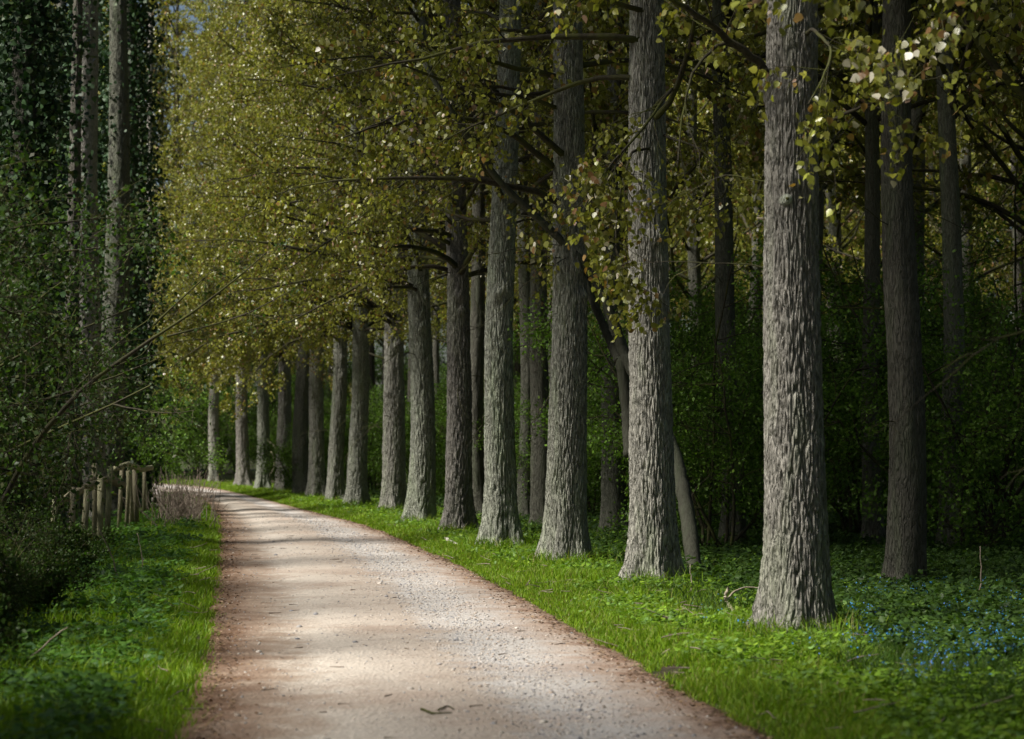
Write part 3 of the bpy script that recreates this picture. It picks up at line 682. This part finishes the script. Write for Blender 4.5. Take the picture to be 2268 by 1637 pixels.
left_tree(195, 42, .40, 'big grey trunk rising left of the stakes, pale streaked bark, ivy on its left', 2600, crown_k=(11.5, 16, 3.0), side=math.pi)
left_tree(283, 47, .30, 'black ivy-covered trunk right beside the big grey one on the left', 14000, crown_k=(12, 12, 2.5), k=1, fat=.28)
left_tree(243, 44, .34, 'dark smooth trunk close on the right of the big grey one', 1200, crown_k=(12, 10, 2.5), k=1)
left_tree(165, 39, .16, 'slim grey trunk just left of the big grey one', 900, H=14, k=1)
left_tree(48, 31.2, .26, 'dark ivy-hung trunk near the left edge of the view', 15000, crown_k=(10, 14, 2.6), k=1, fat=.3)
left_tree(128, 55, .3, 'ivy-smothered trunk seen between the left edge and the big grey one', 22000, k=1, fat=.55)
left_tree(215, 60, .28, 'ivy-smothered trunk seen through the gap behind the big grey one', 24000, k=1, fat=.75)
left_tree(88, 63, .3, 'bushiest ivy-smothered trunk far back near the left edge', 26000, k=1, fat=.85)
left_tree(40, 58, .3, 'broad ivy-smothered trunk far back at the left edge', 24000, k=1, fat=.7)
left_tree(322, 52, .075, 'slender pale stem standing at the right of the black ivy trunk', 0, H=13, crown_k=(8, 8, 1.2))
left_tree(306, 49, .06, 'thin dark stem leaning against the black ivy trunk', 700, H=12, crown_k=(8, 6, 1.0), k=1)
# tall trees added out of view to shade wood and foreground; far ones visible
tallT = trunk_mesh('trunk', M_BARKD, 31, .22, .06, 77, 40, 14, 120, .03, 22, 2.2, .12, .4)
tall = []
for q, (zl, nl) in enumerate([(13.6, 130), (7.0, 84)]):
    T, P = crown(seed=700 + q, z_lo=zl, z_hi=30, n_limbs=nl, reach=2.9 if q == 0 else 4.4, left=0, el=(.3, 1.0), lift=.5, nsub=2.4, ntw=3, nlf=7, droop=-.2)
    rg = np.random.default_rng(720 + q); tall.append((T.mesh('branches', M_TWIG), leaf_mesh('crown', P, rg, M_LEAF, .22 if q == 0 else .16, PAL_POP, W_POP)))
for x, y, q, lab in [(-5.8, 8.0, 1, 'unseen shade tree added left of the track beside the camera'), (-9.5, 4.0, 1, 'unseen shade tree added beside the camera on its left'), (-7.8, 8.3, 1, 'unseen shade tree added just left of the view, nearest the camera'),
                     (-7.0, 17.0, 0, 'unseen shade tree added left of the view beside the second hedge bush'), (-7.6, 22.4, 0, 'unseen shade tree added left of the view beside the third hedge bush'),
                     (-8.6, 26.2, 0, 'unseen shade tree added left of the view behind the near stakes'), (-9.8, 30.6, 0, 'unseen shade tree added left of the view behind the middle stakes'),
                     (-11.0, 35.3, 0, 'unseen shade tree added past the left edge behind the far stakes'),
                     (-6.8, 14.3, 0, 'unseen slim shade tree added left of the view beside the nearest hedge bush'), (-7.3, 19.7, 0, 'unseen slim shade tree added left of the view between second and third hedge bushes'),
                     (-8.0, 24.6, 0, 'unseen slim shade tree added left of the view just before the stakes'), (-9.2, 28.4, 0, 'unseen slim shade tree added left of the view behind the first stakes'),
                     (-10.4, 33.0, 0, 'unseen slim shade tree added left of the view before the last stakes'),
                     (-21.5, 84.0, 1, 'tall far tree beyond the bend, right of the black ivy trunk'), (-26.0, 88.0, 1, 'tall far tree beyond the bend, left of the black ivy trunk'), (-20.0, 92.0, 1, 'tall far tree beyond the bend, nearest the golden leaves'), (-30.0, 98.0, 1, 'tall far tree beyond the bend at the left edge'), (-25.0, 101.0, 1, 'tall far tree farthest beyond the bend'),
                     (-9.0, -2.0, 1, 'unseen shade tree added behind the camera on its left'), (7.5, 5.0, 1, 'unseen shade tree added beside the camera on its right')]:
    t = thing('tall_tree', lab, 'tree', (x, y, float(gz(x, y))), 0, group='tall trees around the view')
    obj('trunk', tallT, t); rz = rng.uniform(0, 6.3)
    for nm, me in zip(('branches', 'crown'), tall[q]):
        o = obj(nm, me, t, 'stuff' if nm == 'crown' else None); o.rotation_euler.z = rz

for q, (x, y) in enumerate([(5.2, 8.0), (5.0, 1.5), (9.5, 11.0), (9.0, 2.0), (13.5, 8.0), (12.0, -4.0), (6.0, -6.0), (10.0, 17.5), (14.5, 15.0), (-13.5, -6.0), (-5.5, -9.0), (3.0, -14.0)]):  # unseen poplars added to keep skylight behind the camera off the wood
    wood_tree(x, y, 'unseen woodland poplar added around the camera, right and behind, to block skylight', 'poplars added outside the view', 1.0, k=q)
for q, (x, y) in enumerate([(7.9, 12.5), (9.4, 16.0), (10.6, 20.0), (7.2, 8.5), (8.0, 3.0), (12.5, 13.0), (5.6, 4.0)]):  # unseen bushes added to block low skylight from the right
    put_shrub('hawthorn_bush', x, y, HAW[q % 2], 'unseen hawthorn added right of the camera to block low skylight', 'hawthorns added outside the view', 1.2)

# ------------------------------------------------------------------ stake fence on the left
M_STAKE = bark_mat('stake_wood', (0.17, 0.155, 0.10), (0.36, 0.33, 0.23), (0.24, 0.27, 0.13), 50, .5)
fb = loc_of(250, 1190)
fence = thing('stake_fence', 'rough fence of greenish wooden stakes with bent branch rails on the left verge', 'fence', fb)
ST = [(184, 1232, 1075), (209, 1215, 1040), (236, 1208, 1034), (262, 1190, 1032), (279, 1183, 1036), (293, 1178, 1040), (303, 1170, 1042), (318, 1150, 1046), (330, 1140, 1050), (150, 1255, 1085), (110, 1280, 1090), (222, 1225, 1052)]
for q, (u, v, vt) in enumerate(ST):
    g0 = loc_of(u, v); top = at(u + rng.normal(2, 3), vt, g0[1]); T = Tubes(); r = rng.uniform(.032, .055); top = top + (rng.normal(0, .05), 0, rng.normal(0, .07))
    P = [g0 + (0, 0, -.1) - fb, (g0 + top) / 2 - fb + rng.normal(0, .01, 3), top - fb]; T.add(P, (r * 1.05, r, r * .92), 8)
    obj('stake', T.mesh('stake', M_STAKE), fence)
for pts, r in [([(120, 1120, 28), (180, 1085, 29), (215, 1068, 30), (240, 1060, 31.5), (270, 1075, 32)], .06), ([(255, 1038, 33), (285, 1028, 34), (310, 1040, 36), (335, 1036, 38)], .055), ([(205, 1062, 30), (240, 1052, 32), (262, 1066, 33)], .05)]:
    P = np.array([at(*p) for p in pts]) - fb; q = np.linspace(0, len(P) - 1, 20); PP = np.stack([np.interp(q, np.arange(len(P)), P[:, z]) for z in range(3)], 1)
    for _ in range(3): PP[1:-1] = .25 * PP[:-2] + .5 * PP[1:-1] + .25 * PP[2:]
    T = Tubes(); T.add(PP, r * (1 + .12 * rng.normal(size=20)), 8); obj('rail', T.mesh('rail', M_STAKE), fence)
M_PALE = noise_mat('bleached_wood', (0.42, 0.36, 0.33), (0.62, 0.58, 0.54), 20, .8, .5, .01)
b = loc_of(346, 1128); t = thing('broken_post', 'bleached broken post with splayed pale slivers beside the dry stems', 'post', b)
for pts, r in [([(350, 1135), (352, 1105), (346, 1078)], .06), ([(336, 1120), (341, 1095), (350, 1075)], .035), ([(358, 1130), (357, 1100), (352, 1080)], .03)]:
    T = Tubes(); T.add(np.array([at(u, v, b[1]) for u, v in pts]) - b, (r, r * .8, r * .4), 7); obj('sliver', T.mesh('sliver', M_PALE), t)
# dry stems by the bend
b = loc_of(398, 1160); t = thing('dry_stems', 'clump of dry grey-brown leafless stems at the left of the bend', 'plant', b)
T = Tubes()
M_DRY = noise_mat('dry_stem', (0.17, 0.13, 0.10), (0.30, 0.25, 0.20), 20, .9, .2, .004)
for _ in range(240):
    p = np.array((rng.normal(0, .26), rng.normal(0, 1.6), 0)); p[0] -= .12 * p[1]; d = unit(np.array((rng.normal(0, .3), rng.normal(0, .3), 1)))
    P = curve(p, d, rng.uniform(.5, 1.15), 5, -.2, rng, .1); T.add(P, np.linspace(.009, .004, 6), 3)
obj('stems', T.mesh('stems', M_DRY), t, 'stuff')

# ------------------------------------------------------------------ fallen wood and dead stalks
def fallen(name, label, polys, mat, cat='branch', Yz=.06, k=6):
    g0 = loc_of(*polys[0][0][0]); t = thing(name, label, cat, g0)
    for pts, r in polys:
        P = []
        for q in pts:
            if len(q) == 2: x, y = ground(q[0], q[1], Yz); P.append((x, y, Yz))
            else: P.append(at(q[0], q[1], q[2]))
        P = np.array(P) - g0; s = np.linspace(0, len(P) - 1, 6 * len(P)); PP = np.stack([np.interp(s, np.arange(len(P)), P[:, z]) for z in range(3)], 1)
        for _ in range(2): PP[1:-1] = .25 * PP[:-2] + .5 * PP[1:-1] + .25 * PP[2:]
        T = Tubes(); T.add(PP + rng.normal(0, r * .12, PP.shape), np.linspace(r, r * .5, len(PP)), k); obj('stick', T.mesh('stick', mat), t)
    return t
Ya = loc_of(1620, 1350)[1]
fallen('fallen_branch', 'pale twisted fallen branch on the grass left of the thickest poplar', [([(1624, 1356), (1612, 1340, Ya), (1605, 1325, Ya), (1612, 1300, Ya)], .028), ([(1490, 1352), (1540, 1350), (1606, 1344)], .016), ([(1608, 1330, Ya), (1625, 1310, Ya + .1), (1650, 1300, Ya + .2), (1690, 1302, Ya + .2)], .012)], M_DEAD)
fallen('fallen_branch', 'heap of thin pale sticks on the verge below the third and second poplars', [([(1225, 1290), (1265, 1284), (1290, 1283)], .012), ([(1250, 1296), (1275, 1290), (1300, 1299)], .012), ([(1270, 1278, 24), (1285, 1292, 24), (1305, 1298, 23.9)], .01)], M_DEAD)
fallen('fallen_branch', 'short white log lying in the grass before the fifth poplar', [([(988, 1196), (1000, 1201), (1011, 1207)], .05)], M_PALE, 'log')
fallen('fallen_branch', 'thin dark sticks arched at the foot of the sixth poplar', [([(1000, 1190), (1010, 1165, 36), (1020, 1150, 36), (1035, 1185)], .012), ([(900, 1165), (960, 1166), (1000, 1170)], .014)], M_DRY)
fallen('fallen_branch', 'mossy dark twig lying on the track near the camera', [([(933, 1570), (960, 1580), (1000, 1578)], .008), ([(970, 1572), (990, 1562), (1005, 1570)], .006)], M_TWIG, 'twig', .05)
fallen('fallen_branch', 'dark slanting stick in the shaded blue flowers at the right', [([(2070, 1490), (2095, 1465, 14.6), (2115, 1450, 14.7)], .009)], M_DRY)
for u0, v0, u1, v1, lab, mt in [(1533, 1320, 1528, 1250, 'upright pale dead stalk right of the second poplar', M_DEAD), (1835, 1390, 1815, 1270, 'thin pale stalk leaning on the thickest poplar foot', M_DRY),
                                (322, 1290, 303, 1180, 'bleached dead stalk standing in the left verge', M_DEAD), (270, 1300, 220, 1170, 'thick brown dead stalk slanting in the left verge', M_DRY),
                                (2167, 1335, 2170, 1210, 'thin grey stalk standing in the shade at the right', M_DRY), (10, 1490, 150, 1390, 'long arching pale stalk at the lower left corner', M_DRY)]:
    g0 = loc_of(u0, v0); P = np.array([g0 + (0, 0, -.05), (g0 + at(u1, v1, g0[1])) / 2 + rng.normal(0, .02, 3), at(u1, v1, g0[1])]) - g0
    P = np.stack([np.interp(np.linspace(0, 2, 12), np.arange(3), P[:, z]) for z in range(3)], 1); P[1:-1] += rng.normal(0, .006, (10, 3))
    T = Tubes(); T.add(P, np.linspace(.010, .004, 12), 5); o = obj('dead_stalk', T.mesh('dead_stalk', mt), loc=g0); tag(o, lab, 'stalk', 'dead stalks')

# ------------------------------------------------------------------ verge grass, herbs, flowers
def blades(name, x, y, h, w, rg, pal, wts, lean=.35):
    n = len(x); z = gz(x, y) - .01
    az = rg.uniform(0, 6.28, n); s = np.stack([np.cos(az), np.sin(az), 0 * az], 1) * w[:, None]
    ld = rg.normal(0, lean, (n, 2)); p0 = np.stack([x, y, z], 1)
    p1 = p0 + np.stack([ld[:, 0] * h * .3, ld[:, 1] * h * .3, h * .55], 1); p2 = p0 + np.stack([ld[:, 0] * h * 1.1, ld[:, 1] * h * 1.1, h * (1 - .25 * np.minimum(1, (ld ** 2).sum(1)))], 1)
    V = np.stack([p0 - s, p0 + s, p1 + s * .7, p1 - s * .7, p2], 1)
    b = np.arange(n)[:, None, None] * 5; Fc = (b + np.array([(0, 1, 2), (0, 2, 3), (3, 2, 4)])[None]).reshape(-1, 3)
    pal = np.array(pal); c = pal[rg.choice(len(pal), n, p=np.array(wts) / sum(wts))] * np.exp(rg.normal(0, .18, (n, 1)))
    return make_mesh(name, V.reshape(-1, 3), Fc, M_GRASS, np.repeat(c, 5, 0))
PAL_GR = [(0.20, 0.33, 0.018), (0.15, 0.28, 0.018), (0.25, 0.35, 0.025), (0.32, 0.30, 0.10)]
def logy(a, b, n): return a * (b / a) ** rng.random(n)
# right verge: dense near the track, thinner into the wood
n = 210000; y = logy(9.0, 88, n); d = rng.gamma(1.5, .75, n); x = XR(y) + d - .10 + .26 * noise(3., y * .9, 8.) + .16 * noise(7., y * 3.1, 8.) + .06 * rng.normal(size=n)
k = (x < .257 * y + 1.0) & (d < 6) & (noise(x * 1.1, y * 1.1, 5.) + .6 * noise(x * 3.2, y * 3.2, 25.) + .40 > .14 * d * rng.random(n)); x, y, d = x[k], y[k], d[k]; n = len(x)
h = (.03 + .06 * rng.random(n)) * (1 + 2.2 * np.clip(noise(x * 1.1, y * 1.1, 2.) + .05, 0, 1)) * np.clip(.55 + d, .5, 1.15); w = .0022 * (1 + y / 14)
o = obj('grass', blades('grass', x, y, h, w, rng, PAL_GR, [38, 34, 18, 9])); tag(o, 'bright green grass on the right verge below the poplars', 'grass', kind='stuff')
# wood floor grass
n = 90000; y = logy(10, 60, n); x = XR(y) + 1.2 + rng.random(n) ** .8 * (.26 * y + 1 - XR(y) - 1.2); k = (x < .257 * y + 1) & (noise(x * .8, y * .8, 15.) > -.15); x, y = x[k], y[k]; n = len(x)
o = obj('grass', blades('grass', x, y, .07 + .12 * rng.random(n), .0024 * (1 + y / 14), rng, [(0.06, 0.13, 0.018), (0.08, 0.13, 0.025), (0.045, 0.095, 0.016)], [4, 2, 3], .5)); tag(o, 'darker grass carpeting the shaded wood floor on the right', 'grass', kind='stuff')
# left verge
n = 70000; y = logy(9.0, 66, n); d = rng.gamma(1.5, .55, n); x = XL(y) - d + .08 + .08 * rng.normal(size=n) + .26 * noise(9., y * .9, 8.) + .16 * noise(2., y * 3.1, 8.); k = (x > -.257 * y - 1) & (d < 1.9); x, y, d = x[k], y[k], d[k]; n = len(x)
o = obj('grass', blades('grass', x, y, (.05 + .08 * rng.random(n)) * np.clip(.6 + d, .6, 1.5), .0024 * (1 + y / 14), rng, PAL_GR, [40, 35, 12, 3])); tag(o, 'green grass along the left verge below the hedge', 'grass', kind='stuff')
# longer grass crowding the poplars' feet
bx, by = [], []
for u, v, r in ROW[1:12]:
    b = loc_of(u, v); k = int(900 * min(1, 26 / b[1])); a = rng.uniform(0, 6.28, k); q = r + .04 + rng.gamma(1.6, .12, k); bx.append(b[0] + q * np.cos(a)); by.append(b[1] + q * np.sin(a))
bx, by = np.concatenate(bx), np.concatenate(by); n = len(bx)
o = obj('grass', blades('grass', bx, by, .10 + .18 * rng.random(n), .0026 * (1 + by / 16), rng, PAL_GR, [30, 45, 8, 8], .5)); tag(o, 'longer grass tufts crowding the feet of the poplars', 'grass', kind='stuff')
# brown leaf litter along both edges of the track
n = 9000; y = logy(9.3, 50, n); sd = rng.random(n) < .5; dd = np.abs(rng.normal(0, .16, n)); x = np.where(sd, XL(y) + dd, XR(y) - dd); u_ = np.clip((x - XL(y)) / (XR(y) - XL(y)), .01, .99)
P = np.stack([x, y, track_z(x, y, u_) + .006 + .008 * rng.random(n)], 1); az = rng.uniform(0, 6.28, n); d_ = np.stack([np.cos(az), np.sin(az), rng.normal(0, .2, n)], 1); s_ = np.stack([-np.sin(az), np.cos(az), rng.normal(0, .25, n)], 1); L_ = (rng.uniform(.012, .03, n) * (1 + y / 50))[:, None]
V = np.stack([P, P + d_ * L_ * .5 + s_ * L_ * .35, P + d_ * L_, P + d_ * L_ * .5 - s_ * L_ * .35], 1)
c = np.array([(0.13, 0.075, 0.04), (0.22, 0.14, 0.08), (0.09, 0.06, 0.035), (0.30, 0.21, 0.13)])[rng.integers(0, 4, n)]
o = obj('leaf_litter', make_mesh('leaf_litter', V.reshape(-1, 3), (np.arange(n)[:, None, None] * 4 + np.array([(0, 1, 2), (0, 2, 3)])[None]).reshape(-1, 3), M_STONE, np.repeat(c, 4, 0))); tag(o, 'brown leaf litter strewn along both edges of the track', 'litter', kind='stuff')
T = Tubes()
for q in range(420):
    y = float(logy(10, 40, 1)[0]); r_ = rng.random(); x = float(XR(y) + rng.gamma(1.6, .9)) if r_ < .62 else float(XL(y) - rng.gamma(1.5, .5)) if r_ < .85 else float(XL(y) + (XR(y) - XL(y)) * rng.random())
    z = (float(track_z(x, y, np.clip((x - XL(y)) / (XR(y) - XL(y)), 0, 1))) + .006) if XL(y) < x < XR(y) else float(gz(x, y)) + rng.uniform(.01, .09)
    L_ = rng.uniform(.05, .32) if not XL(y) < x < XR(y) else rng.uniform(.04, .14); a = rng.uniform(0, 6.28); P = curve((x, y, z), (math.cos(a), math.sin(a), 0 if XL(y) < x < XR(y) else rng.normal(0, .15)), L_, 4, 0, rng, .12)
    if XL(y) < x < XR(y): P[:, 2] = z
    T.add(P, np.linspace(.0045, .002, 5) * (1 + y / 50), 3)
o = obj('twig_litter', T.mesh('twig_litter', M_DRY)); tag(o, 'small dry twigs strewn over the verges and track', 'litter', kind='stuff')
def herbs(name, x, y, hmax, size, rg, pal, wts, mat=M_GREEN, nl=6, hexa=True):
    n = len(x); X = np.repeat(x, nl) + rg.normal(0, 1, n * nl) * np.repeat(size, nl) * 1.0; Y = np.repeat(y, nl) + rg.normal(0, 1, n * nl) * np.repeat(size, nl) * 1.0
    Z = gz(X, Y) + np.repeat(np.broadcast_to(hmax, (n,)) * rg.uniform(.35, 1, n), nl) * rg.uniform(.25, 1, n * nl)
    P = np.stack([X, Y, Z], 1); N = len(P); rgs = np.repeat(size, nl) * rg.uniform(.6, 1.2, N)
    az = rg.uniform(0, 6.28, N); tl = rg.normal(-.15, .35, N); d = np.stack([np.cos(az) * np.cos(tl), np.sin(az) * np.cos(tl), np.sin(tl)], 1)
    s = unit(np.cross(d, np.array((0, 0, 1.0)) + rg.normal(0, .3, (N, 3)))); nr = np.cross(s, d)
    L = rgs[:, None]; W = L * .72
    st = [(0, 0, 0), (.2, -.45, .1), (.55, -.42, .08), (1, 0, -.1), (.55, .42, .08), (.2, .45, .1)]
    V = np.stack([P + d * L * a + s * W * b - nr * L * c for a, b, c in st], 1); b = np.arange(N)[:, None, None] * 6
    pal = np.array(pal); c = pal[rg.choice(len(pal), N, p=np.array(wts) / sum(wts))] * np.exp(rg.normal(0, .2, (N, 1)))
    return make_mesh(name, V.reshape(-1, 3), (b + np.array([(0, 1, 2), (0, 2, 3), (0, 3, 4), (0, 4, 5)])[None]).reshape(-1, 3), mat, np.repeat(c, 6, 0))
PAL_HB = [(0.15, 0.27, 0.03), (0.18, 0.31, 0.025), (0.15, 0.26, 0.07), (0.22, 0.33, 0.03)]
n = 8500; y = logy(10, 60, n); d = .35 + rng.gamma(2., .65, n); x = XR(y) + d; k = (x < .257 * y + .6) & (noise(x * .9, y * .9, 31.) + .05 > 0); x, y = x[k], y[k]
o = obj('verge_herbs', herbs('verge_herbs', x, y, .16, .045 * (1 + y / 60), rng, PAL_HB, [4, 4, 3, 2])); tag(o, 'leafy low herbs among the grass of the right verge', 'herbs', kind='stuff')
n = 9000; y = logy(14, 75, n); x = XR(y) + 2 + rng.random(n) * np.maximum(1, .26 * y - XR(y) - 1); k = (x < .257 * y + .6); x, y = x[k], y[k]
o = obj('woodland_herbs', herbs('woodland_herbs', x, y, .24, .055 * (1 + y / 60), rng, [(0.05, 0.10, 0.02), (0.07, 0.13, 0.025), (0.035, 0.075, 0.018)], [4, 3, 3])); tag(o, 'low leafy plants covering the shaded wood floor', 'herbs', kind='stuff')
n = 6500; y = logy(9.5, 60, n); d = .3 + rng.gamma(2.2, .5, n); x = XL(y) - d; k = (x > -.257 * y - .6) & (noise(x * .8, y * .8, 41.) + .08 > 0); x, y, d = x[k], y[k], d[k]
o = obj('nettles', herbs('nettles', x, y, .34 * np.clip(.35 + d * .5, .3, 1.2), .055 * (1 + y / 70), rng, [(0.05, 0.12, 0.03), (0.07, 0.15, 0.03), (0.06, 0.14, 0.06)], [4, 3, 3])) if False else None
X_, Y_, D_ = x, y, d
hm = .16 + .22 * np.clip(noise(X_ * .7, Y_ * .7, 12.) + .35, 0, 1)
o = obj('nettles', herbs('nettles', X_, Y_, hm, .055 * (1 + Y_ / 70), rng, [(0.07, 0.16, 0.025), (0.09, 0.19, 0.025), (0.07, 0.15, 0.05)], [4, 4, 2])); tag(o, 'broad-leaved nettles and herbs crowding the left verge', 'herbs', kind='stuff')
# blue forget-me-nots in the shade right of the thickest poplar
n = 760; uu = rng.uniform(1870, 2300, n); vv = rng.uniform(1292, 1505, n); gp = np.array([ground(a, b, .12) for a, b in zip(uu, vv)])
k = noise(gp[:, 0] * 1.6, gp[:, 1] * .9, 3.) + .02 > rng.random(n) * .25 * (vv > 1470); gp = gp[k]
ex = np.array([ground(a, b, .12) for a, b in [(1640, 1395), (1650, 1402), (1560, 1375), (1800, 1440), (1815, 1452), (1600, 1372), (1545, 1357), (1558, 1361), (1640, 1330), (1680, 1335), (1590, 1338), (1745, 1455), (1470, 1280), (1465, 1285), (1890, 1460)]]); gp = np.concatenate([gp, ex])
nf = 4; C = np.repeat(gp, nf, 0) + rng.normal(0, .022, (len(gp) * nf, 2)); Z = gz(C[:, 0], C[:, 1]) + rng.uniform(.10, .20, len(C))
Vs, Fs, q = [], [], 0; pet = np.arange(5) * 2 * math.pi / 5
for (cx, cy_), cz in zip(C, Z):
    tx, ty = rng.normal(0, .5, 2); r = .0085
    ring = np.array([(r * math.cos(a) * f, r * math.sin(a) * f, 0) for a0 in pet for a, f in ((a0, .35), (a0 + .628, 1.0))]); ring[:, 2] = ring[:, 0] * tx + ring[:, 1] * ty
    Vs.append(np.concatenate([[(0, 0, 0)], ring]) + (cx, cy_, cz)); Fs += [(q, q + 1 + a, q + 1 + (a + 1) % 10) for a in range(10)]; q += 11
Vs = np.concatenate(Vs); cc = np.repeat(np.array([(0.05, 0.30, 0.74), (0.08, 0.38, 0.80), (0.14, 0.28, 0.76)])[rng.integers(0, 3, len(C))], 11, 0)
o = obj('forget_me_nots', make_mesh('forget_me_nots', Vs, np.array(Fs), M_PETAL, cc)); tag(o, 'drift of small blue flowers in the shaded grass at the right', 'flowers', kind='stuff')
